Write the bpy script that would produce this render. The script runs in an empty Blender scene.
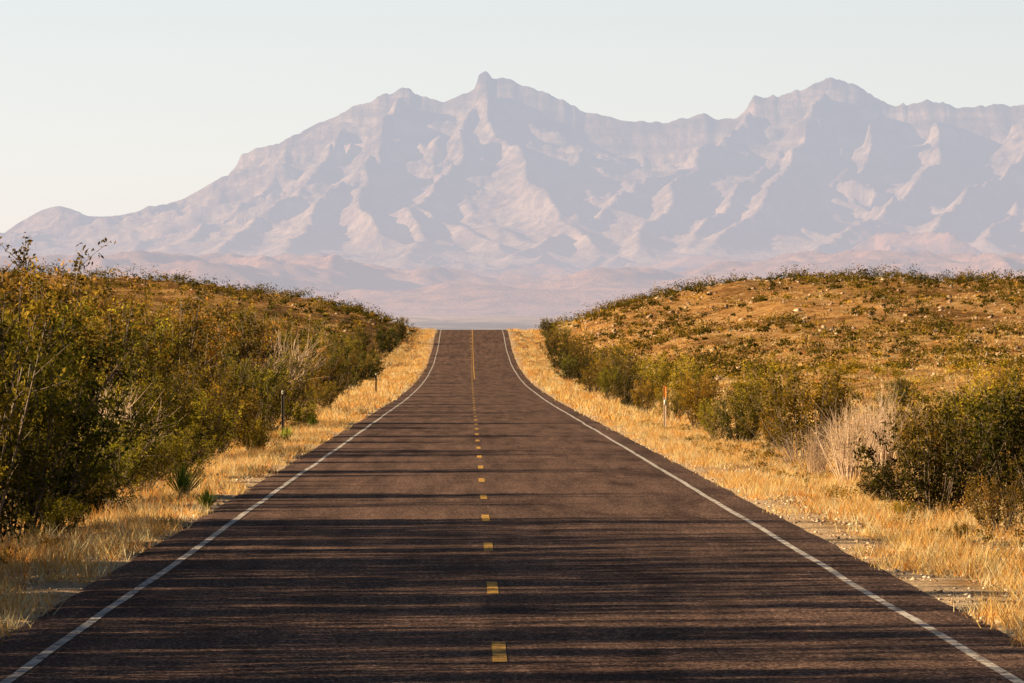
import bpy, math, numpy as np
from mathutils import Vector
rng = np.random.default_rng(7)
F = 5689.0
# ------------------------------------------------------------------ helpers
def _h(ix, iy, s):
    v = np.sin(ix*127.1 + iy*311.7 + s*74.7)*43758.5453
    return v-np.floor(v)
def vnoise(x, y, s=0):
    x = np.asarray(x, float); y = np.asarray(y, float)
    ix = np.floor(x); iy = np.floor(y); fx = x-ix; fy = y-iy
    fx = fx*fx*(3-2*fx); fy = fy*fy*(3-2*fy)
    a = _h(ix, iy, s); b = _h(ix+1, iy, s); c = _h(ix, iy+1, s); d = _h(ix+1, iy+1, s)
    return (a+(b-a)*fx)*(1-fy)+(c+(d-c)*fx)*fy
def fbm(x, y, o=4, s=0):
    t = 0; a = .5; n = 0
    for i in range(o):
        t = t+a*vnoise(x*2**i+i*17.3, y*2**i+i*9.1, s+i*3.3); n += a; a *= .5
    return t/n
def ridged(x, y, o=4, s=0):
    t = 0; a = .5; n = 0
    for i in range(o):
        t = t+a*(1-np.abs(2*vnoise(x*2**i+i*17.3, y*2**i+i*9.1, s+i*5.1)-1)); n += a; a *= .5
    return t/n
def sst(a, b, x):
    t = np.clip((x-a)/(b-a), 0, 1); return t*t*(3-2*t)

def build(name, parts, mats, smooth=False):
    me = bpy.data.meshes.new(name)
    V = []; L = []; LS = []; LT = []; MI = []; C = []
    off = 0; lo = 0
    for v, f, mi, c in parts:
        if len(v) == 0: continue
        V.append(v); L.append((f+off).ravel()); k = f.shape[1]; m = f.shape[0]
        LS.append(lo+np.arange(m)*k); MI.append(np.full(m, mi))
        C.append(c if c is not None else np.full((len(v), 3), .5))
        off += len(v); lo += m*k
    V = np.concatenate(V); L = np.concatenate(L); LS = np.concatenate(LS); MI = np.concatenate(MI); C = np.concatenate(C)
    me.vertices.add(len(V)); me.vertices.foreach_set('co', V.astype(np.float32).ravel())
    me.loops.add(len(L)); me.loops.foreach_set('vertex_index', L.astype(np.int32))
    me.polygons.add(len(LS)); me.polygons.foreach_set('loop_start', LS.astype(np.int32))
    me.polygons.foreach_set('material_index', MI.astype(np.int32))
    if smooth: me.polygons.foreach_set('use_smooth', np.ones(len(LS), bool))
    at = me.color_attributes.new('Col', 'FLOAT_COLOR', 'POINT')
    at.data.foreach_set('color', np.concatenate([C, np.ones((len(C), 1))], 1).astype(np.float32).ravel())
    for m in mats: me.materials.append(m)
    me.update(calc_edges=True); me.validate()
    return me
def obj(name, me, loc=(0, 0, 0), rz=0, sc=1):
    o = bpy.data.objects.new(name, me); bpy.context.collection.objects.link(o)
    o.location = loc; o.rotation_euler = (0, 0, rz); o.scale = sc if isinstance(sc, tuple) else (sc, sc, sc)
    return o

class NT:
    def __init__(s, m): s.t = m.node_tree; s.n = s.t.nodes; s.l = s.t.links
    def a(s, typ, **k):
        n = s.n.new(typ)
        for kk, v in k.items(): setattr(n, kk, v)
        return n
    def c(s, a, b): s.l.new(a, b)
def newmat(name):
    m = bpy.data.materials.new(name); m.use_nodes = True; m.node_tree.nodes.clear()
    return m, NT(m)
def ramp(nt, src, stops):
    r = nt.a('ShaderNodeValToRGB'); cr = r.color_ramp
    while len(cr.elements) < len(stops): cr.elements.new(.5)
    for e, (p, c) in zip(cr.elements, stops): e.position = p; e.color = (*c, 1) if len(c) == 3 else c
    nt.c(src, r.inputs[0]); return r.outputs[0]
def noise(nt, vec, scale, detail=5, rough=.6, dist=0):
    n = nt.a('ShaderNodeTexNoise'); n.inputs['Scale'].default_value = scale; n.inputs['Detail'].default_value = detail
    n.inputs['Roughness'].default_value = rough; n.inputs['Distortion'].default_value = dist
    if vec: nt.c(vec, n.inputs['Vector'])
    return n.outputs['Fac']
def mixc(nt, f, a, b, bt='MIX'):
    m = nt.a('ShaderNodeMix', data_type='RGBA', blend_type=bt)
    for s, i in ((f, 0), (a, 6), (b, 7)):
        if isinstance(s, (int, float)): m.inputs[i].default_value = s
        elif isinstance(s, tuple): m.inputs[i].default_value = (*s, 1)
        else: nt.c(s, m.inputs[i])
    return m.outputs[2]
def maprange(nt, src, a, b, c, d, smooth=False):
    m = nt.a('ShaderNodeMapRange'); m.interpolation_type = 'SMOOTHSTEP' if smooth else 'LINEAR'
    for i, v in enumerate((a, b, c, d)): m.inputs[i+1].default_value = v
    nt.c(src, m.inputs[0]); return m.outputs[0]
def math2(nt, op, a, b=None):
    m = nt.a('ShaderNodeMath', operation=op)
    for i, s in enumerate((a, b)):
        if s is None: continue
        if isinstance(s, (int, float)): m.inputs[i].default_value = s
        else: nt.c(s, m.inputs[i])
    return m.outputs[0]
def mapping(nt, sc):
    g = nt.a('ShaderNodeNewGeometry'); mp = nt.a('ShaderNodeMapping'); mp.inputs['Scale'].default_value = sc
    nt.c(g.outputs['Position'], mp.inputs[0]); return g, mp.outputs[0]

# ------------------------------------------------------------------ terrain functions
bp = [(-300, 2.2), (0, -2.32), (290, -6.65), (380, -7.8), (440, -8.35), (520, -8.75), (600, -8.25), (640, -7.25), (668, -6.95), (700, -7.4),
      (750, -9.5), (900, -20), (1500, -45), (3000, -62), (4000, -62)]
gx = np.arange(-300, 4000, 1.0)
gz = np.interp(gx, [p[0] for p in bp], [p[1] for p in bp])
k = np.exp(-.5*(np.arange(-36, 37)/11.)**2); k /= k.sum()
gzs = np.convolve(np.pad(gz, 36, mode='reflect', reflect_type='odd'), k, 'valid')
def base(d): return np.interp(d, gx, gzs)
HX = [-3000, -600, -200, -90, -49, -33, -18.3, -9, -5.5, 0, 6, 9.3, 13.6, 21, 28.4, 36, 68, 120, 250, 600, 3000]
HZ = [1, 5, 7, 6.6, 6.1, 5.3, 3.0, .9, 0, 0, 0, .3, 1.2, 3.4, 5.0, 5.7, 5.5, 7, 6, 5, 1]
def ground(X, d):
    X = np.asarray(X, float); d = np.asarray(d, float)
    a = np.abs(X)
    z = base(d)
    near = 1-sst(900, 2500, d)
    z = z-.045*(1-sst(3.85, 4.12, a))-.012
    z = z-.22*sst(4.6, 7, a)*near*(1-sst(8, 13, a))
    z = z+np.where(X < 0, 1.5*sst(8, 26, a), .45*sst(12, 30, a))*near*(1-sst(450, 650, d)*.999)
    H = np.interp(X, HX, HZ)
    z = z+H*sst(400, 690, d)*(1-sst(730, 1150, d))
    z = z+(fbm(X/22, d/30, 4, 5)-.5)*1.9*sst(9, 25, a)*near
    z = z+(ridged(X/9, d/22, 4, 15)-.6)*1.1*sst(10, 18, a)*sst(380, 480, d)*near
    z = z+(fbm(X/2.2, d/2.2, 3, 9)-.5)*.16*sst(4.5, 6, a)*near
    return z
yy = np.concatenate([np.arange(-60, 30, 3.), np.arange(30, 780, 1.), 780*np.exp(np.linspace(.01, math.log(70000/780), 90))])
xp = np.concatenate([np.arange(0, 14, .25), 14*np.exp(np.linspace(0, math.log(100/14.), 60)), 100*np.exp(np.linspace(.1, math.log(30000/100.), 45))])
xx = np.concatenate([-xp[::-1][:-1], xp])
def grid(xx, yy, fz):
    X, Y = np.meshgrid(xx, yy); Z = fz(X, Y)
    V = np.stack([X, Y, Z], -1).reshape(-1, 3)
    nx = len(xx); ny = len(yy)
    i = (np.arange(ny-1)[:, None]*nx+np.arange(nx-1)[None]).ravel()
    return V, np.stack([i, i+1, i+nx+1, i+nx], 1)

# ------------------------------------------------------------------ materials
def m_ground():
    m, n = newmat('hazy_desert_soil')
    g, p = mapping(n, (1, 1, 1))
    sp = n.a('ShaderNodeSeparateXYZ'); n.c(g.outputs['Position'], sp.inputs[0])
    big = noise(n, p, .09, 6, .65); mid = noise(n, p, 1.1, 7, .7); fine = noise(n, p, 16, 4, .75)
    c1 = ramp(n, mid, [(.32, (.18, .085, .035)), (.45, (.48, .27, .11)), (.58, (.68, .45, .21)), (.75, (.80, .60, .35))])
    ax = math2(n, 'ABSOLUTE', sp.outputs[0])
    wob = math2(n, 'ADD', ax, math2(n, 'MULTIPLY', noise(n, p, .5, 4), 2.2))
    sh = maprange(n, wob, 5.3, 6.3, 1, 0, True)
    c1 = mixc(n, sh, c1, (.80, .60, .40))
    c2 = ramp(n, fine, [(.3, (.35, .28, .24)), (.5, (.95, .93, .9)), (.72, (1.3, 1.25, 1.2))])
    c = mixc(n, 1.0, c1, c2, 'MULTIPLY')
    c3 = ramp(n, big, [(.38, (.45, .38, .33)), (.5, (.88, .80, .70)), (.65, (1.1, 1.05, 1.0))])
    hf = maprange(n, sp.outputs[1], 300, 450, .25, 1)
    hf = math2(n, 'MULTIPLY', hf, maprange(n, ax, 6, 10, .3, 1))
    c = mixc(n, hf, c, mixc(n, 1.0, c, c3, 'MULTIPLY'))
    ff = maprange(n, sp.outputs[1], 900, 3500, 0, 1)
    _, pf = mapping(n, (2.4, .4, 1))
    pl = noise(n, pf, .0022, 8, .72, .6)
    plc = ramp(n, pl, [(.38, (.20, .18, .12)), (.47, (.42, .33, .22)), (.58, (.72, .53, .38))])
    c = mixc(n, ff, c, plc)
    b = n.a('ShaderNodeBump'); b.inputs['Strength'].default_value = .9; b.inputs['Distance'].default_value = .07
    n.c(fine, b.inputs['Height'])
    d = n.a('ShaderNodeBsdfDiffuse'); n.c(c, d.inputs[0]); n.c(b.outputs[0], d.inputs['Normal'])
    e = n.a('ShaderNodeEmission'); e.inputs[0].default_value = (.58, .54, .60, 1)  # distance haze painted as a pale glow blended over the far ground
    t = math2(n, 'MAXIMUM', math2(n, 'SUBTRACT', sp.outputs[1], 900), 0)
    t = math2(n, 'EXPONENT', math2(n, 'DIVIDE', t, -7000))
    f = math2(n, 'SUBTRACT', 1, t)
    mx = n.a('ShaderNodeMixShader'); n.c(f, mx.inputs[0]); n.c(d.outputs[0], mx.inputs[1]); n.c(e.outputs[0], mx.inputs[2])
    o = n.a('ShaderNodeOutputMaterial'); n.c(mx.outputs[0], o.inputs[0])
    m.cycles.emission_sampling = 'NONE'
    return m
def m_mountain():
    m, n = newmat('hazy_mountain_rock')
    g, p = mapping(n, (1, 1, 1)); _, pv = mapping(n, (1, .5, .3)); _, pb = mapping(n, (.2, .2, 1))
    sp = n.a('ShaderNodeSeparateXYZ'); n.c(g.outputs['Position'], sp.inputs[0])
    a = noise(n, p, .004, 8, .72); b_ = noise(n, pv, .025, 7, .8); st = noise(n, pb, .022, 5, .6)
    c = ramp(n, a, [(.36, (.36, .22, .14)), (.5, (.58, .38, .25)), (.64, (.76, .53, .36))])
    c = mixc(n, 1.0, c, ramp(n, b_, [(.38, (.45, .45, .48)), (.58, (1.1, 1.1, 1.1))]), 'MULTIPLY')
    up = maprange(n, sp.outputs[2], 150, 450, 0, .8)
    c = mixc(n, up, c, ramp(n, st, [(.42, (.42, .41, .42)), (.58, (1.1, 1.1, 1.1))]), 'MULTIPLY')
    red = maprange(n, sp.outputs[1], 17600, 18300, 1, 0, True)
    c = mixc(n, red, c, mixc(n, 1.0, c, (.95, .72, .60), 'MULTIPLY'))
    bu = n.a('ShaderNodeBump'); bu.inputs['Strength'].default_value = .6; bu.inputs['Distance'].default_value = 26; n.c(b_, bu.inputs['Height'])
    d = n.a('ShaderNodeBsdfDiffuse'); n.c(c, d.inputs[0]); n.c(bu.outputs[0], d.inputs['Normal'])
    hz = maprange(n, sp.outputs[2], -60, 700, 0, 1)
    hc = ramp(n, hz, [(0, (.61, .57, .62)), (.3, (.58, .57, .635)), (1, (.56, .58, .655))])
    e = n.a('ShaderNodeEmission'); n.c(hc, e.inputs[0])  # aerial haze put in the rock as emission, denser far off and low down
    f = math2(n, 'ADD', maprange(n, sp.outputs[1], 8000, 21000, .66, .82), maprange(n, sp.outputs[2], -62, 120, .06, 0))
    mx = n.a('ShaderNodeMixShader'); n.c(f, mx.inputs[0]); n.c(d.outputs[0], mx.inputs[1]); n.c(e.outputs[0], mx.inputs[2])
    o = n.a('ShaderNodeOutputMaterial'); n.c(mx.outputs[0], o.inputs[0])
    m.cycles.emission_sampling = 'NONE'
    return m
def asphalt_color(n):
    g, p = mapping(n, (1, 1, 1)); _, ps = mapping(n, (1.0, .04, 1)); _, pt = mapping(n, (.12, 1.0, 1)); _, pg = mapping(n, (1, .35, 1))
    fine = noise(n, pg, 26, 3, .9); mid = noise(n, p, .9, 5); st = noise(n, ps, 2.4, 5, .6); tr = noise(n, pt, .8, 5, .65)
    _, pp = mapping(n, (.8, .12, 1)); pa = noise(n, pp, .9, 6, .7, .5)
    c = ramp(n, fine, [(.34, (.038, .022, .019)), (.5, (.140, .088, .071)), (.66, (.50, .34, .27))])
    c = mixc(n, 1.0, c, ramp(n, st, [(.35, (.66, .65, .66)), (.65, (1.22, 1.18, 1.14))]), 'MULTIPLY')
    c = mixc(n, 1.0, c, ramp(n, tr, [(.35, (.87, .86, .87)), (.6, (1.05, 1.05, 1.04))]), 'MULTIPLY')
    c = mixc(n, 1.0, c, ramp(n, mid, [(.3, (.85, .84, .85)), (.7, (1.1, 1.08, 1.05))]), 'MULTIPLY')
    c = mixc(n, 1.0, c, ramp(n, pa, [(.36, (.62, .60, .62)), (.46, (1, 1, 1)), (.6, (1, 1, 1)), (.72, (1.22, 1.18, 1.15))]), 'MULTIPLY')
    return g, p, fine, c
def m_asphalt():
    m, n = newmat('chip_seal_asphalt'); g, p, fine, c = asphalt_color(n)
    b = n.a('ShaderNodeBump'); b.inputs['Strength'].default_value = .6; b.inputs['Distance'].default_value = .012; n.c(fine, b.inputs['Height'])
    s = n.a('ShaderNodeBsdfPrincipled'); n.c(c, s.inputs['Base Color']); s.inputs['Roughness'].default_value = .95
    s.inputs['Specular IOR Level'].default_value = .05; n.c(b.outputs[0], s.inputs['Normal'])
    o = n.a('ShaderNodeOutputMaterial'); n.c(s.outputs[0], o.inputs[0]); return m
def m_paint(name, col, lo, hi):
    m, n = newmat(name); g, p, fine, c = asphalt_color(n)
    _, pw = mapping(n, (1, .4, 1))
    w = noise(n, pw, 9, 6, .8)
    f = maprange(n, w, lo, hi, 0, 1)
    cc = mixc(n, f, c, col)
    s = n.a('ShaderNodeBsdfPrincipled'); n.c(cc, s.inputs['Base Color']); s.inputs['Roughness'].default_value = .85
    s.inputs['Specular IOR Level'].default_value = .1
    o = n.a('ShaderNodeOutputMaterial'); n.c(s.outputs[0], o.inputs[0]); return m
def m_leaf(name, stops, trans=.35, var=.35):
    m, n = newmat(name)
    at = n.a('ShaderNodeVertexColor'); at.layer_name = 'Col'
    sp = n.a('ShaderNodeSeparateColor'); n.c(at.outputs[0], sp.inputs[0])
    c = ramp(n, sp.outputs[0], stops)
    oi = n.a('ShaderNodeObjectInfo'); v = maprange(n, oi.outputs['Random'], 0, 1, 1-var, 1+var)
    hs = n.a('ShaderNodeHueSaturation'); n.c(v, hs.inputs['Value']); n.c(c, hs.inputs['Color'])
    n.c(maprange(n, math2(n, 'FRACT', math2(n, 'MULTIPLY', oi.outputs['Random'], 7.3)), 0, 1, .465, .525), hs.inputs['Hue'])
    d = n.a('ShaderNodeBsdfDiffuse'); t = n.a('ShaderNodeBsdfTranslucent'); n.c(hs.outputs[0], d.inputs[0]); n.c(hs.outputs[0], t.inputs[0])
    mx = n.a('ShaderNodeMixShader'); mx.inputs[0].default_value = trans; n.c(d.outputs[0], mx.inputs[1]); n.c(t.outputs[0], mx.inputs[2])
    o = n.a('ShaderNodeOutputMaterial'); n.c(mx.outputs[0], o.inputs[0]); return m
def m_vcol(name, trans=0.):
    m, n = newmat(name); at = n.a('ShaderNodeVertexColor'); at.layer_name = 'Col'
    d = n.a('ShaderNodeBsdfDiffuse'); n.c(at.outputs[0], d.inputs[0]); out = d
    if trans:
        t = n.a('ShaderNodeBsdfTranslucent'); n.c(at.outputs[0], t.inputs[0]); mx = n.a('ShaderNodeMixShader'); mx.inputs[0].default_value = trans
        n.c(d.outputs[0], mx.inputs[1]); n.c(t.outputs[0], mx.inputs[2]); out = mx
    o = n.a('ShaderNodeOutputMaterial'); n.c(out.outputs[0], o.inputs[0]); return m
def m_plain(name, col, rough=.7, metal=0.):
    m, n = newmat(name); g, p = mapping(n, (1, 1, 1)); w = noise(n, p, 9, 5)
    c = mixc(n, 1., col, ramp(n, w, [(.3, (.7, .68, .65)), (.65, (1.1, 1.1, 1.1))]), 'MULTIPLY')
    s = n.a('ShaderNodeBsdfPrincipled'); n.c(c, s.inputs['Base Color']); s.inputs['Roughness'].default_value = rough; s.inputs['Metallic'].default_value = metal
    o = n.a('ShaderNodeOutputMaterial'); n.c(s.outputs[0], o.inputs[0]); return m

# ------------------------------------------------------------------ ground + road
V, Fq = grid(xx, yy, ground)
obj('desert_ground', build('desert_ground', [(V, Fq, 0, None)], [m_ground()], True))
yr = yy[(yy <= 900)]
W = 3.58
edge_n = lambda s: .05*(fbm(yr/2.5, yr*0+s, 3, s)-.5)*2
xr = [-4.15, -4.0, -2, 0, 2, 4.0, 4.15]
V, Fq = grid(np.array(xr), yr, lambda X, Y: base(Y))
nx = len(xr)
V = V.reshape(len(yr), nx, 3); V[:, 0, 0] += edge_n(1); V[:, -1, 0] += edge_n(2); V[:, 0, 2] -= .01; V[:, -1, 2] -= .01; V = V.reshape(-1, 3)
obj('asphalt_road', build('asphalt_road', [(V, Fq, 0, None)], [m_asphalt()]))
def strip(x0, x1, ys, dz=.004, wob=0, s=0):
    c = wob*(fbm(ys/7, ys*0+s, 3, s)-.5)
    l = x0+c+wob*.3*(fbm(ys/.8, ys*0+s, 3, s)-.5); r = x1+c+wob*.3*(fbm(ys/.8, ys*0+s+9, 3, s)-.5)
    z = base(ys)+dz; V = np.empty((len(ys)*2, 3)); V[0::2] = np.stack([l, ys, z], 1); V[1::2] = np.stack([r, ys, z], 1)
    i = np.arange(len(ys)-1)*2
    return V, np.stack([i, i+1, i+3, i+2], 1)
ysl = np.concatenate([np.arange(-30, 30, 3.), np.arange(30, 780, 1.)])
parts = []
for s, x in ((1, -W), (2, W)):
    v, f = strip(x-.044, x+.044, ysl, wob=.06, s=s); parts.append((v, f, 0, None))
obj('white_edge_line', build('white_edge_line', parts, [m_paint('worn_white_paint', (.74, .68, .62), .36, .54)]))
parts = []; CX = -.075
y0 = 44.4-12.19*5
while y0 < 700:
    ys = np.array([y0-1.5, y0-.6, y0+.6, y0+1.5]); ys = np.unique(np.concatenate([ys, np.arange(math.ceil(ys[0]), ys[-1], 1.)]))
    v, f = strip(CX-.055, CX+.055, ys, wob=.02, s=3); parts.append((v, f, 0, None)); y0 += 12.19
v, f = strip(CX+.14, CX+.21, np.arange(430, 760, 1.), wob=.03, s=4); parts.append((v, f, 0, None))
obj('yellow_centre_line', build('yellow_centre_line', parts, [m_paint('worn_yellow_paint', (.82, .46, .10), .36, .54)]))

# ------------------------------------------------------------------ mountains
def P(px, row, D): return ((px-469.)/F*D-.31, D, (270.-row)/F*D)
sil = [(-420, 262), (-300, 255), (-150, 258), (-60, 250), (-20, 246), (0, 238), (20, 223), (42, 210), (60, 206), (80, 212), (105, 229), (120, 225), (150, 206), (165, 208), (185, 203), (205, 190), (225, 178),
       (236, 168), (242, 154), (262, 147), (280, 143), (300, 133), (320, 122), (345, 112), (352, 105), (375, 101), (383, 94), (395, 92), (402, 88), (415, 92), (435, 101), (450, 101), (465, 93), (475, 87), (479, 74), (486, 71), (491, 79), (505, 79),
       (530, 88), (555, 98), (580, 109), (610, 118), (640, 122), (670, 122), (690, 117), (705, 114), (715, 120), (735, 119), (748, 107), (754, 97), (775, 95), (800, 91), (813, 83), (830, 77),
       (850, 84), (870, 92), (885, 104), (905, 105), (930, 100), (955, 107), (985, 106), (1024, 104), (1100, 112), (1200, 135), (1400, 190)]
D0 = 22000.
sx = np.array([P(p, r, D0)[0] for p, r in sil]); sz = np.array([P(p, r, D0)[2] for p, r in sil])+66
spurs = [
 [(488, 86, 21.9), (500, 112, 21.6), (516, 140, 21.1), (540, 180, 20.4), (565, 212, 19.6), (600, 245, 18.8)],
 [(478, 100, 21.9), (470, 125, 21.5), (452, 160, 20.9), (436, 200, 20.1), (415, 238, 19.0), (395, 266, 18.)],
 [(402, 98, 21.9), (385, 125, 21.5), (356, 165, 20.8), (330, 205, 19.9), (300, 240, 18.9), (270, 268, 17.8)],
 [(345, 120, 21.9), (325, 144, 21.5), (296, 178, 20.9), (268, 215, 20.0), (225, 250, 18.9)],
 [(280, 152, 21.9), (258, 175, 21.5), (225, 207, 20.8), (190, 240, 19.8), (160, 262, 18.9)],
 [(205, 198, 21.9), (180, 218, 21.3), (140, 244, 20.2), (100, 266, 19)],
 [(62, 214, 21.9), (45, 234, 21.3), (20, 256, 20.2)],
 [(438, 200, 20), (470, 225, 19.6), (490, 250, 18.8)],
 [(356, 165, 20.8), (378, 200, 20.), (372, 235, 19.1)],
 [(748, 116, 21.9), (715, 138, 21.5), (680, 162, 21.0), (640, 187, 20.5), (600, 212, 19.9), (560, 232, 19.2), (520, 255, 18.3)],
 [(680, 162, 21.), (672, 195, 20.3), (655, 225, 19.5), (640, 252, 18.6)],
 [(828, 90, 21.9), (802, 114, 21.6), (780, 145, 21.1), (772, 180, 20.5), (750, 215, 19.8), (720, 245, 18.9)],
 [(765, 150, 21.2), (732, 190, 20.5), (710, 225, 19.7), (695, 250, 18.9)],
 [(950, 116, 21.9), (935, 140, 21.4), (925, 165, 20.9), (890, 200, 20.2), (850, 228, 19.4), (820, 254, 18.5)],
 [(1034, 112, 21.9), (1020, 138, 21.3), (995, 170, 20.7), (960, 200, 20.0), (930, 228, 19.2)],
 [(1130, 122, 21.8), (1090, 150, 21.2), (1060, 190, 20.5), (1030, 225, 19.6)],
 [(790, 278, 16.9), (835, 250, 17.), (862, 232, 17.1), (915, 228, 17.), (950, 233, 16.9), (985, 255, 16.8), (1020, 266, 16.8), (1080, 262, 16.9)],
 [(380, 274, 16), (430, 265, 16.2), (480, 269, 16.1), (545, 264, 16.2), (575, 275, 16)],
 [(60, 264, 17.2), (130, 258, 16.8), (190, 268, 16.4), (240, 262, 16.5), (330, 270, 16)],
 [(1024, 205, 20.2), (1000, 225, 19.6), (975, 242, 18.9)],
 [(610, 266, 17.4), (690, 252, 17.2), (745, 261, 17), (800, 254, 17.1)],
]
mx = np.arange(P(-330, 0, D0)[0], P(1320, 0, D0)[0], 8.5); my = np.concatenate([np.arange(13600, 17500, 30.), np.arange(17500, 21900, 14.), np.arange(21900, 22100, 6.), np.arange(22100, 22900, 50.)])
def mount(X, Y):
    wx = (fbm(X/1000, Y/1000, 3, 2)-.5)*230; wy = (fbm(X/900, Y/900, 3, 8)-.5)*230
    dist = np.maximum(np.abs(Y-D0)-12, 0)
    S0 = np.interp(X, sx, sz)
    xs = np.arange(X.min()-400, X.max()+400, 10.); kk = np.exp(-.5*(np.arange(-40, 41)/12.)**2); kk /= kk.sum()
    ss = np.convolve(np.pad(np.interp(xs, sx, sz), 40, mode='edge'), kk, 'valid')
    Ss = np.interp(X+wx*sst(0, 900, dist), xs, ss)
    w = sst(40, 420, dist); S = S0*(1-w)+Ss*w
    r = ridged((X+wx+dist*.25)/360, dist/2200, 4, 11)
    de = dist*(1.40-1.0*r*sst(30, 500, dist))
    h = S*np.exp(-(np.maximum(de, 0)/820)**1.0)
    h = np.where(Y > D0, S*np.exp(-dist/500), h)
    for si, sp in enumerate(spurs):
        pts = np.array([P(a, b, c*1000.) for a, b, c in sp]); pts[:, 2] += 60
        best = np.full(X.shape, 1e9); sa = np.zeros(X.shape); hh = np.zeros(X.shape); sd = np.zeros(X.shape); cum = 0
        wf = sst(0, 500, dist)
        Xw = X+wx*wf; Yw = Y+wy*wf
        for a, b in zip(pts[:-1], pts[1:]):
            dx, dy = b[0]-a[0], b[1]-a[1]; L2 = dx*dx+dy*dy; Ln = math.sqrt(L2)
            t = np.clip(((Xw-a[0])*dx+(Yw-a[1])*dy)/L2, 0, 1)
            qx = Xw-a[0]-t*dx; qy = Yw-a[1]-t*dy; dd = np.hypot(qx, qy)
            msk = dd < best
            best = np.where(msk, dd, best); sa = np.where(msk, cum+t*Ln, sa); hh = np.where(msk, a[2]+t*(b[2]-a[2]), hh)
            sd = np.where(msk, np.sign(dx*qy-dy*qx), sd); cum += Ln
        r = ridged((sa-best*.5)/230+si*7.7+sd*31.3, best/1500, 4, 20+si)
        hh = hh*(.94+.1*fbm(sa/200, sa*0+si, 3, 5))
        de = best*(1.5-1.2*r*sst(10, 240, best))
        Ls = 230+.55*np.maximum(hh, 0)
        hs = hh*np.exp(-(np.maximum(de, 0)/Ls)**1.12)
        kx = 25.
        mm = np.maximum(h, hs); h = mm+kx*np.exp(-np.abs(h-hs)/kx)*.3*sst(20, 200, dist)*sst(20, 120, mm)
    amp = np.clip(h/300, 0, 1)*sst(0, 250, dist)
    u = X+wx*.6; v = Y+wy*.5
    h = h+(ridged((u+(Y-D0)*.2)/240, v/620, 5, 40)-.58)*85*amp+(ridged(u/70, v/160, 4, 50)-.55)*26*np.clip(h/250-.2, .05, 1)*sst(0, 200, dist)
    qn = fbm(X/500, Y/500, 3, 60)*1.6
    q = h/105+qn; fr = q-np.floor(q); st = (np.floor(q)+sst(.25, .75, fr)-qn)*105
    wgt = .6*sst(330, 540, h)*sst(30, 250, dist)*sst(.42, .58, fbm(X/400, Y/400, 2, 66))
    h = h*(1-wgt)+st*wgt
    cap = S0*(1-w)+ss[np.clip(((X-xs[0])/10).astype(int), 0, len(ss)-1)]*w
    h = np.minimum(h, cap+np.maximum(dist-1800, 0)*.3)
    cr = 1-sst(0, 160, dist)
    h = h+(ridged(X/50, Y*0, 4, 70)-.6)*26*np.clip((h-150)/600, 0, 1)*cr
    return -66+h*sst(13700, 16000, Y)
V, Fq = grid(mx, my, mount)
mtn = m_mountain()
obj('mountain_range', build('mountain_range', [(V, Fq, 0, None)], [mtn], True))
# low eroded badland hills on the basin floor in front of the range
def foot(X, Y):
    wv = (fbm(X/700, Y/700, 3, 81)-.5)*350
    m_ = fbm((X+wv)/620, Y/1500, 3, 83)
    h = 78*sst(.40, .75, m_)*(.35+.9*ridged((X+wv)/190, Y/420, 5, 85))+9*ridged(X/70, Y/120, 4, 86)*sst(.35, .5, m_)
    ed = sst(7200, 9300, Y)*(1-sst(12800, 14300, Y))
    return -65.5+h*ed+ed*1.0
V, Fq = grid(np.arange(-1500, 1750, 8.), np.arange(7200, 14300, 22.), foot)
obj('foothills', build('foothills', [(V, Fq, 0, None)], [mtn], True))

# ------------------------------------------------------------------ vegetation
bark = m_plain('grey_bark', (.20, .15, .11), .9)
deadm = m_plain('dead_twig_wood', (.62, .46, .32), .9)
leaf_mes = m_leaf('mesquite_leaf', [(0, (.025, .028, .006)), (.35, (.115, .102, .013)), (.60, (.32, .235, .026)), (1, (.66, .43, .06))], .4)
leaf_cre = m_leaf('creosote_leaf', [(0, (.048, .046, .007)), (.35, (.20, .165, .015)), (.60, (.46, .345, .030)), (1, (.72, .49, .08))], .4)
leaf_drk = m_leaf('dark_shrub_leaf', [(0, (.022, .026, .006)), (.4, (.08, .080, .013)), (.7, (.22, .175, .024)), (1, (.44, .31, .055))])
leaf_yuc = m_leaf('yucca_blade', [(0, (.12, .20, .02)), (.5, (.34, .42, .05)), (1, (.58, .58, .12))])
def unit(v): return v/np.maximum(np.linalg.norm(v, axis=-1, keepdims=True), 1e-9)
def leafquads(r, pos, size, tint):
    n = len(pos); a = unit(r.normal(size=(n, 3))); b = unit(np.cross(a, r.normal(size=(n, 3))))
    s = size*(.6+.8*r.random((n, 1))); l = a*s; w = b*s*.45
    V = np.stack([pos-l, pos+w, pos+l, pos-w], 1).reshape(-1, 3)
    f = np.arange(n*4).reshape(n, 4)
    return V, f, np.repeat(np.stack([tint]*3, 1), 4, 0)
def tubes(A, B, C, r0, r1, seg=5):
    n = len(A); ts = np.linspace(0, 1, seg+1); Vs = []
    d = unit(C-A); u = unit(np.cross(d, np.array([.3, .8, .1]))); v = np.cross(d, u)
    for t in ts:
        c = (1-t)**2*A+2*t*(1-t)*B+t*t*C; rad = (r0*(1-t)+r1*t)
        for a in (0, 2.094, 4.188): Vs.append(c+rad*(math.cos(a)*u+math.sin(a)*v))
    V = np.stack(Vs, 1).reshape(-1, 3); per = (seg+1)*3; fs = []
    for s in range(seg):
        for a in range(3):
            b = (a+1) % 3; fs.append([s*3+a, s*3+b, (s+1)*3+b, (s+1)*3+a])
    f = (np.arange(n)[:, None, None]*per+np.array(fs)[None]).reshape(-1, 4)
    return V, f
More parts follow.
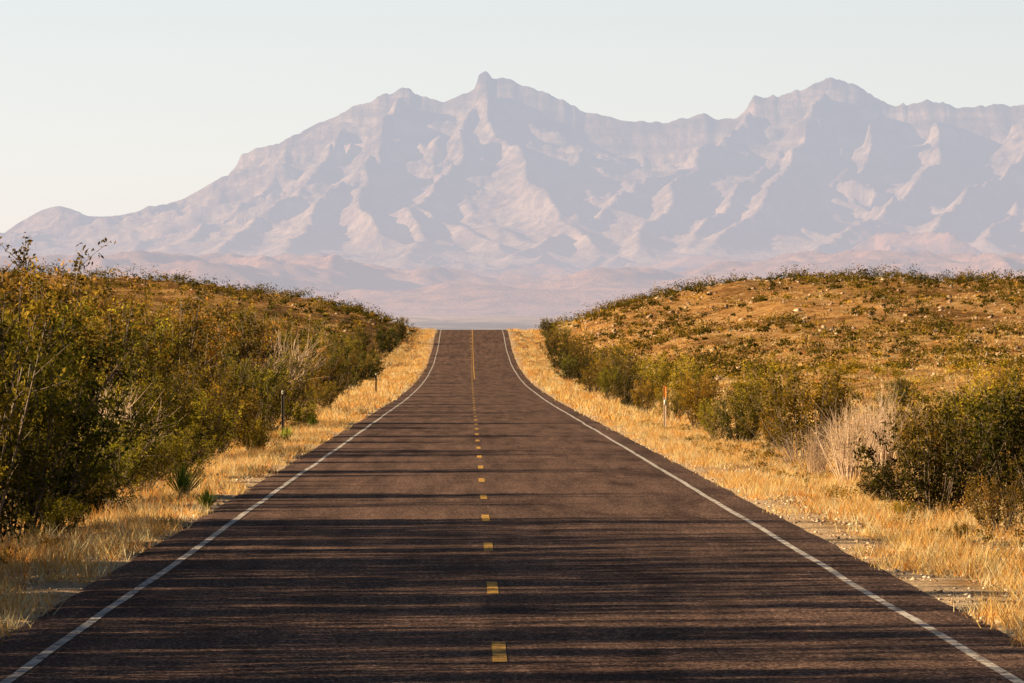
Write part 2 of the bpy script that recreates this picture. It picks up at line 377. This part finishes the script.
def bush(name, seed, h, rad, nst, ntw, nlf, lsz, twl, lm, up=.5, t0=.25, shell=.5, jit=.05, stemr=.02):
    r = np.random.default_rng(seed)
    ang = r.random(nst)*6.283; rr = rad*np.sqrt(r.random(nst))*(.75+.35*np.sin(ang*3+seed))
    hz = h*(shell+(1-shell)*np.sqrt(np.clip(1-(rr/rad/1.15)**2, 0, 1)))*(.68+.38*r.random(nst))
    E = np.stack([rr*np.cos(ang), rr*np.sin(ang), hz], 1); A = np.stack([.12*rad*np.cos(ang)+.04*r.normal(size=nst), .12*rad*np.sin(ang)+.04*r.normal(size=nst), np.full(nst, -.1)], 1)
    B = A+(E-A)*np.array([.55, .55, .4])+r.normal(size=(nst, 3))*.07*h
    parts = []
    v, f = tubes(A, B, E, stemr, stemr*.3); parts.append((v, f, 0, None))
    k = r.integers(0, nst, ntw); t = (t0+(1-t0)*r.random(ntw)**.75)[:, None]
    c = (1-t)**2*A[k]+2*t*(1-t)*B[k]+t*t*E[k]
    out = c*np.array([1, 1, 0])/rad
    dr = unit(out*.8+np.array([0, 0, up])+r.normal(size=(ntw, 3))*.55)
    tl = twl*(.5+r.random((ntw, 1))); e = c+dr*tl
    v, f = tubes(c, c+dr*tl*.5+r.normal(size=(ntw, 3))*.03, e, stemr*.3, stemr*.1, 2); parts.append((v, f, 0, None))
    if nlf:
        ki = np.repeat(np.arange(ntw), nlf); s = r.random((len(ki), 1))**.8
        p = c[ki]+(e[ki]-c[ki])*s+r.normal(size=(len(ki), 3))*jit
        p[:, 2] = np.maximum(p[:, 2], .03)
        st = r.normal(size=nst)*.13
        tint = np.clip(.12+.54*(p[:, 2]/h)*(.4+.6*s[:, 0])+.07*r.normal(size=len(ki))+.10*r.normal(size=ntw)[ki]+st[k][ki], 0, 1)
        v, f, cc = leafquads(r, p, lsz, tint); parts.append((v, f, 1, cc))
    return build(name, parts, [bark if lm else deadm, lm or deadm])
MES = [bush('mesquite_mesh', 10+i, 3.3, 1.9+.2*i, 26, 420, 32, .040, .50, leaf_mes, up=.35, t0=.2, shell=.35, jit=.055, stemr=.026) for i in range(4)]
CRE = [bush('creosote_mesh', 30+i, 2.0, 1.3, 40, 300, 24, .032, .36, leaf_cre, up=.8, t0=.22, shell=.5, jit=.045, stemr=.012) for i in range(3)]
DRK = [bush('dark_shrub_mesh', 50+i, 1.8, 1.35, 36, 340, 28, .032, .28, leaf_drk, up=.5, t0=.18, shell=.4, jit=.05, stemr=.015) for i in range(3)]
LOW = [bush('low_shrub_mesh', 60+i, .85, .85, 34, 240, 22, .026, .22, leaf_cre, up=.9, t0=.2, shell=.45, jit=.04, stemr=.009) for i in range(2)]
DEAD = [bush('dead_shrub_mesh', 70+i, 1.7, 1.2, 50, 480, 0, 0, .55, None, up=1.2, t0=.25, shell=.6, stemr=.018) for i in range(2)]
def yucca(name, seed, h):
    r = np.random.default_rng(seed); n = 120; a = r.random(n)*6.283; el = .75+.8*r.random(n)
    d = np.stack([np.cos(a)*np.cos(el), np.sin(a)*np.cos(el), np.sin(el)], 1); s = unit(np.cross(d, [0, 0, 1.])); L = h*(.6+.5*r.random((n, 1)))
    b = d*.05; V = np.stack([b-s*.012, b+s*.012, b+d*L*.55+s*.011, b+d*L-np.array([0, 0, .03]), b+d*L*.55-s*.011], 1).reshape(-1, 3)
    f = np.arange(n*5).reshape(n, 5); t = np.repeat(r.random(n), 5)
    return build(name, [(V, f, 0, np.stack([t]*3, 1))], [leaf_yuc])
YUC = [yucca('yucca_mesh', 80+i, .75) for i in range(2)]
def put(kind, X, d, s=1., sz=None):
    ml, nm = {'m': (MES, 'mesquite_bush'), 'c': (CRE, 'creosote_bush'), 'k': (DRK, 'juniper_shrub'), 'l': (LOW, 'low_shrub'), 'd': (DEAD, 'dead_shrub'), 'y': (YUC, 'yucca_plant')}[kind]
    me = ml[rng.integers(0, len(ml))]
    z = float(ground(X, d))
    obj(nm, me, (X, d, z-.02), rng.random()*6.28, (s*(.9+.2*rng.random()), s*(.9+.2*rng.random()), s if sz is None else sz))
def at(kind, px, d, s=1., sz=None): put(kind, (px-469.)*d/F-.31, d, s, sz=sz)
# --- left side
for px, d, kd, s in [(15, 78, 'm', .92), (-40, 66, 'm', 1.0), (70, 92, 'm', .80), (-10, 92, 'm', 1.15), (122, 108, 'm', .70), (50, 112, 'm', 1.2), (165, 122, 'm', .72), (110, 135, 'm', 1.15),
                     (215, 150, 'm', .78), (165, 160, 'm', 1.25), (250, 178, 'm', .85), (205, 190, 'm', 1.3), (278, 212, 'm', .8), (240, 225, 'm', 1.3), (300, 250, 'm', .9), (270, 265, 'm', 1.3),
                     (318, 285, 'm', .8), (295, 310, 'm', 1.25), (335, 330, 'm', .85), (350, 380, 'm', .8), (330, 400, 'm', 1.1), (365, 430, 'k', 1.3), (345, 460, 'm', 1.), (385, 560, 'k', 1.5), (400, 610, 'k', 1.4), (360, 520, 'k', 1.6),
                     (75, 150, 'm', .95), (5, 130, 'm', 1.4), (120, 180, 'm', 1.1), (30, 190, 'm', 1.35), (160, 230, 'm', 1.1), (80, 240, 'm', 1.3), (200, 280, 'm', 1.1),
                     (255, 140, 'l', .9), (300, 195, 'l', .9), (178, 104, 'c', .55), (60, 76, 'l', .6), (320, 245, 'c', .7), (232, 165, 'c', .75), (140, 98, 'c', .6), (190, 128, 'c', .8), (100, 90, 'c', .7),
                     (150, 112, 'c', .95), (215, 140, 'c', .9), (262, 185, 'c', 1.0), (40, 84, 'k', .8), (85, 84, 'k', .55),
                     (207, 86, 'y', .5), (287, 158, 'y', .6), (313, 185, 'y', .65), (182, 94, 'y', .8), (272, 215, 'd', 1.8), (250, 190, 'd', 1.6), (100, 100, 'd', 1.)]:
    at(kd, px, d, s)
# outside the frame on the left: these throw the long shadows over the near road
for X, d, kd, s in [(-7.8, 34, 'm', .9), (-9, 40.5, 'm', 1.05), (-7.6, 44, 'd', 1.3), (-10.5, 46, 'm', 1.35), (-8.2, 49.5, 'm', .9), (-11, 53, 'm', 1.5), (-8.4, 57, 'm', 1.0), (-11.5, 61, 'm', 1.5),
                    (-10, 31, 'm', 1.1), (-9, 26, 'm', 1.), (-8, 20, 'c', 1.2), (-14, 68, 'm', 1.7), (-13, 76, 'm', 1.6), (-13, 42, 'm', 1.9), (-13, 36, 'm', 1.8), (-14, 50, 'm', 1.9), (-14, 59, 'm', 1.9), (-15, 85, 'm', 1.4),
                    (-10, 38, 'm', 1.6), (-10.5, 56.5, 'm', 1.5), (-12, 72, 'm', 1.5)]:
    put(kd, X, d, s)
# --- right side
for px, d, kd, s in [(935, 90, 'k', 1.0), (1012, 96, 'k', 1.15), (885, 95, 'k', .45), (1000, 80, 'c', .42), (1050, 84, 'k', .7), (985, 112, 'c', 1.1), (850, 112, 'd', .8), (885, 122, 'd', .9), (815, 118, 'd', .55),
                     (805, 134, 'c', 1.15), (775, 150, 'c', .55), (742, 162, 'k', .8), (718, 170, 'c', .6), (765, 185, 'c', 1.1), (700, 195, 'c', .95), (672, 215, 'c', .7), (690, 240, 'c', 1.2),
                     (645, 245, 'c', .7), (632, 270, 'k', .95), (655, 290, 'c', 1.2), (612, 300, 'c', .9), (625, 330, 'm', .75), (596, 345, 'c', 1.), (610, 380, 'm', .85), (585, 400, 'k', 1.2), (598, 430, 'm', .7),
                     (570, 440, 'k', 1.1), (582, 480, 'm', .8), (562, 500, 'k', 1.2), (572, 540, 'm', .7), (553, 560, 'k', 1.3), (562, 600, 'm', .8), (548, 630, 'k', 1.2),
                     (1015, 130, 'c', .9), (960, 165, 'k', .75), (905, 160, 'l', 1.2), (830, 200, 'l', 1.4), (900, 230, 'k', .8), (1000, 190, 'c', .8), (960, 76, 'l', .3), (905, 84, 'l', .3)]:
    at(kd, px, d, s)
for X, d in [(9, 60), (11, 66), (10, 52), (9.5, 44), (12, 38)]: put('c', X, d, .8)

# --- scrub masses (leaf clumps merged to one object each)
def scrub(name, Xs, ds, hs, nl, lsz, lm, seed):
    r = np.random.default_rng(seed); n = len(Xs); z = ground(Xs, ds)
    C = np.stack([Xs, ds, z], 1); k = np.repeat(np.arange(n), nl); m = len(k)
    sub = r.normal(size=(n, 7, 3))*np.array([.38, .38, .16]); sub[:, :, 2] = np.abs(sub[:, :, 2])+.42
    j = r.integers(0, 7, m); H = hs[k][:, None]
    p = sub[k, j]*H*1.1+r.normal(size=(m, 3))*.17*H
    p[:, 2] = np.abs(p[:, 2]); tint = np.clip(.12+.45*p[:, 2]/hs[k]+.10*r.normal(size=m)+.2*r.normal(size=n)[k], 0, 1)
    v, f, cc = leafquads(r, p, lsz, tint)
    v = v+np.repeat(C[k], 4, 0)
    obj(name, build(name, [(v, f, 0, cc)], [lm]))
def scat(n, d0, d1, x0, x1, side, s, th=.45):
    r = np.random.default_rng(s); d = d0+(d1-d0)*r.random(n); X = side*(x0+(x1-x0)*r.random(n))
    kk = fbm(X/6, d/16, 3, s) > th-.14*r.random(n)
    return X[kk], d[kk]
def cat(*l): return np.concatenate([a[0] for a in l]), np.concatenate([a[1] for a in l])
X, d = cat(scat(4800, 410, 790, 9, 95, 1, 1, .52), scat(1600, 430, 790, 8, 95, -1, 2, .42), scat(1200, 640, 740, 14, 95, 1, 12, .4), scat(800, 620, 750, 10, 85, -1, 13, .35))
scrub('hillside_scrub', X, d, .3+1.5*rng.random(len(X))**2.4, 55, .11, leaf_drk, 3)
X, d = cat(scat(2000, 410, 790, 9, 95, 1, 4, .52), scat(900, 430, 790, 8, 95, -1, 5, .45))
scrub('hillside_creosote', X, d, .3+1.1*rng.random(len(X))**2, 50, .10, leaf_mes, 6)
X, d = cat(scat(300, 95, 430, 10, 46, 1, 7), scat(420, 80, 430, 9, 42, -1, 8, .4))
scrub('valley_scrub', X, d, .35+1.0*rng.random(len(X))**1.3, 220, .06, leaf_cre, 9)
X, d = cat(scat(900, 46, 260, 5.6, 12, 1, 10, .5), scat(550, 50, 260, 5.4, 9, -1, 11, .5))
scrub('verge_weeds', X, d, .07+.20*rng.random(len(X))**1.5, 120, .018, leaf_cre, 12)

# --- dry grass
def grass(name, Xs, ds, hs, nb, w, spread, seed):
    r = np.random.default_rng(seed); n = len(Xs); z = ground(Xs, ds); k = np.repeat(np.arange(n), nb); m = len(k)
    off = r.normal(size=(m, 2))*spread; a = r.random(m)*6.283; ln = .25+.75*r.random(m); h = hs[k]*(.5+.7*r.random(m))
    b = np.stack([Xs[k]+off[:, 0], ds[k]+off[:, 1], z[k]-.01], 1)
    tip = b+np.stack([np.cos(a)*h*ln, np.sin(a)*h*ln, h], 1)
    a2 = r.random(m)*6.283; s = np.stack([np.cos(a2), np.sin(a2), 0*a2], 1)*w*.5
    V = np.stack([b-s, b+s, tip], 1).reshape(-1, 3); f = np.arange(m*3).reshape(m, 3)
    pal = np.array([(.84, .54, .20), (.88, .66, .32), (.82, .45, .13), (.66, .46, .16), (.88, .74, .46), (.70, .31, .07)])
    c = pal[r.integers(0, 6, n)][k]*(.8+.4*r.random((m, 1)))
    obj(name, build(name, [(V, f, 0, np.clip(np.repeat(c, 3, 0), 0, .9))], [grassm]))
grassm = m_vcol('dry_grass_blade', .35)
def gs(n, d0, d1, x0, x1, s, side, th=.42, pw=1.6):
    r = np.random.default_rng(s); u = r.random(n); d = d0+(d1-d0)*u**pw; X = side*(x0+(x1-x0)*r.random(n)**.95)
    a = np.abs(X)
    kk = fbm(X/1.1, d/3.2, 3, s) > th-.2*r.random(n)+.09*(1-sst(4.3, 5.2, a))
    return X[kk], d[kk]
X, d = cat(gs(29000, 42, 210, 4.2, 10, 21, 1, .54), gs(26000, 42, 210, 4.2, 9, 22, -1, .51))
grass('dry_roadside_grass', X, d, .05+.22*rng.random(len(X))**1.8, 12, .011, .08, 1)
X, d = cat(gs(9000, 200, 680, 4.3, 13, 23, 1, .52, 1.2), gs(7000, 200, 680, 4.3, 8.5, 24, -1, .52, 1.2), gs(11000, 130, 520, 11, 60, 25, 1, .5, 1.), gs(11000, 440, 780, 9, 95, 26, 1, .52, 1.), gs(3500, 440, 780, 9, 90, 27, -1, .5, 1.))
grass('dry_meadow_grass', X, d, .12+.28*rng.random(len(X)), 9, .04, .16, 2)

# --- stones
def stones(name, Xs, ds, sz, seed, pal):
    r = np.random.default_rng(seed); n = len(Xs); z = ground(Xs, ds)
    o = np.array([(1, 0, 0), (-1, 0, 0), (0, 1, 0), (0, -1, 0), (0, 0, 1), (0, 0, -1), ])
    o = o[None]*(.6+.6*r.random((n, 6, 1)))+r.normal(size=(n, 6, 3))*.22
    o = o*sz[:, None, None]*np.array([1, 1, .65]); V = (o+np.stack([Xs, ds, z+sz*.15], 1)[:, None]).reshape(-1, 3)
    t = np.array([(0, 2, 4), (2, 1, 4), (1, 3, 4), (3, 0, 4), (2, 0, 5), (1, 2, 5), (3, 1, 5), (0, 3, 5)])
    f = (np.arange(n)[:, None, None]*6+t[None]).reshape(-1, 3)
    c = np.array(pal)[r.integers(0, len(pal), n)]*(.7+.5*r.random((n, 1)))
    obj(name, build(name, [(V, f, 0, np.repeat(c, 6, 0))], [stonem]))
stonem = m_vcol('limestone_gravel')
pal = [(.70, .55, .40), (.50, .34, .21), (.76, .64, .50), (.36, .22, .13)]
X, d = cat(gs(26000, 42, 220, 4.15, 9, 31, 1, .4), gs(16000, 42, 220, 4.15, 7, 32, -1, .4))
stones('roadside_gravel', X, d, .010+.034*rng.random(len(X))**3.5, 5, pal)
X, d = cat(scat(9000, 420, 780, 10, 95, 1, 33, .5), scat(2000, 420, 780, 9, 100, -1, 34, .5), scat(800, 120, 420, 10, 50, 1, 35, .5))
stones('hillside_rocks', X, d, .07+.35*rng.random(len(X))**4, 6, [(.42, .29, .19), (.30, .19, .12), (.54, .40, .28)])

# ------------------------------------------------------------------ posts
steel = m_plain('weathered_steel', (.10, .085, .07), .6, .6); refl = m_plain('white_reflector', (.7, .7, .66), .3)
orange = m_plain('orange_plastic', (.85, .30, .05), .5); tan = m_plain('sunfaded_fibreglass', (.60, .44, .30), .6)
def box(x0, x1, y0, y1, z0, z1):
    V = np.array([(x, y, z) for z in (z0, z1) for y in (y0, y1) for x in (x0, x1)], float)
    return V, np.array([(0, 2, 3, 1), (4, 5, 7, 6), (0, 1, 5, 4), (2, 6, 7, 3), (0, 4, 6, 2), (1, 3, 7, 5)])
def extr(prof, z0, z1):
    n = len(prof); V = np.array([(x, y, z) for z in (z0, z1) for x, y in prof], float)
    return V, np.array([(i, (i+1) % n, (i+1) % n+n, i+n) for i in range(n)])
hat = [(-.045, 0), (-.025, 0), (-.018, .028), (.018, .028), (.025, 0), (.045, 0), (.045, .005), (.028, .005), (.021, .034), (-.021, .034), (-.028, .005), (-.045, .005)]
def delineator(X, d, h=1.4):
    v, f = extr(hat, -.3, h); p = [(v, f, 0, None)]
    v, f = box(-.05, .05, -.010, -.003, h-.16, h-.02); p.append((v, f, 0, None))
    v, f = box(-.038, .038, -.016, -.012, h-.145, h-.035); p.append((v, f, 1, None))
    for z in (h-.3, h-.5, h-.7):
        v, f = box(-.006, .006, .020, .0275, z, z+.012); p.append((v, f, 0, None))
    obj('delineator_post', build('delineator_post', p, [steel, refl]), (X, d, float(ground(X, d))), .05)
def marker(X, d, h=1.45):
    prof = [(-.05, 0), (-.03, .012), (.03, .012), (.05, 0), (.046, -.005), (.028, .006), (-.028, .006), (-.046, -.005)]
    v, f = extr(prof, -.3, h-.36); p = [(v, f, 0, None)]
    prof2 = [(x*1.12, y*1.3) for x, y in prof]
    v, f = extr(prof2, h-.36, h); p.append((v, f, 1, None)); v, f = box(-.05, .05, -.004, .010, h, h+.012); p.append((v, f, 1, None))
    v, f = box(-.035, .035, -.014, -.0085, h-.62, h-.45); p.append((v, f, 2, None))
    obj('utility_marker_post', build('utility_marker_post', p, [tan, orange, refl]), (X, d, float(ground(X, d))), -.08)
delineator((283-469)*163/F-.31, 163, 1.45); delineator((376-469)*330/F-.31, 330, 1.3)
marker((665-469)*187/F-.31, 187); delineator((590-469)*345/F-.31, 345, 1.2)

# ------------------------------------------------------------------ light, sky, camera
el = math.radians(18.5); az = math.radians(-103)
s = Vector((math.sin(az)*math.cos(el), math.cos(az)*math.cos(el), math.sin(el)))
L = bpy.data.lights.new('sun', 'SUN'); L.energy = 9.5; L.angle = math.radians(.5); L.color = (1, .76, .46)
so = bpy.data.objects.new('sun', L); bpy.context.collection.objects.link(so); so.rotation_euler = s.to_track_quat('Z', 'Y').to_euler(); so.location = (-50, 0, 60)
w = bpy.data.worlds.new('World'); bpy.context.scene.world = w; w.use_nodes = True; w.node_tree.nodes.clear(); n = NT(w)
sk = n.a('ShaderNodeTexSky'); sk.sky_type = 'NISHITA'; sk.sun_disc = False; sk.sun_elevation = el; sk.sun_rotation = az; sk.dust_density = 3; sk.altitude = 900
b1 = n.a('ShaderNodeBackground'); b1.inputs[1].default_value = .05; n.c(sk.outputs[0], b1.inputs[0])
tc = n.a('ShaderNodeTexCoord'); sp = n.a('ShaderNodeSeparateXYZ'); n.c(tc.outputs['Generated'], sp.inputs[0])
hz = ramp(n, maprange(n, sp.outputs[2], 0, .055, 0, 1), [(0, (.89, .81, .74)), (.35, (.86, .85, .81)), (1, (.75, .81, .82))])
wr = maprange(n, sp.outputs[0], -.13, .12, 1.06, .97)
hz = mixc(n, 1.0, hz, wr, 'MULTIPLY')
b2 = n.a('ShaderNodeBackground'); n.c(hz, b2.inputs[0])
ms = n.a('ShaderNodeMixShader'); n.c(maprange(n, sp.outputs[2], .055, .11, 1, 0, True), ms.inputs[0]); n.c(b1.outputs[0], ms.inputs[1]); n.c(b2.outputs[0], ms.inputs[2])
o = n.a('ShaderNodeOutputWorld'); n.c(ms.outputs[0], o.inputs[0])
cam = bpy.data.cameras.new('camera'); co = bpy.data.objects.new('camera', cam); bpy.context.collection.objects.link(co)
cam.lens = F/1024*36; cam.sensor_width = 36; cam.clip_start = .5; cam.clip_end = 120000
co.location = (-.31, 0, 0); co.rotation_euler = (math.pi/2-71.5/F, 0, -43./F)
sc = bpy.context.scene; sc.camera = co
sc.view_settings.view_transform = 'Standard'; sc.view_settings.look = 'None'; sc.view_settings.exposure = 0
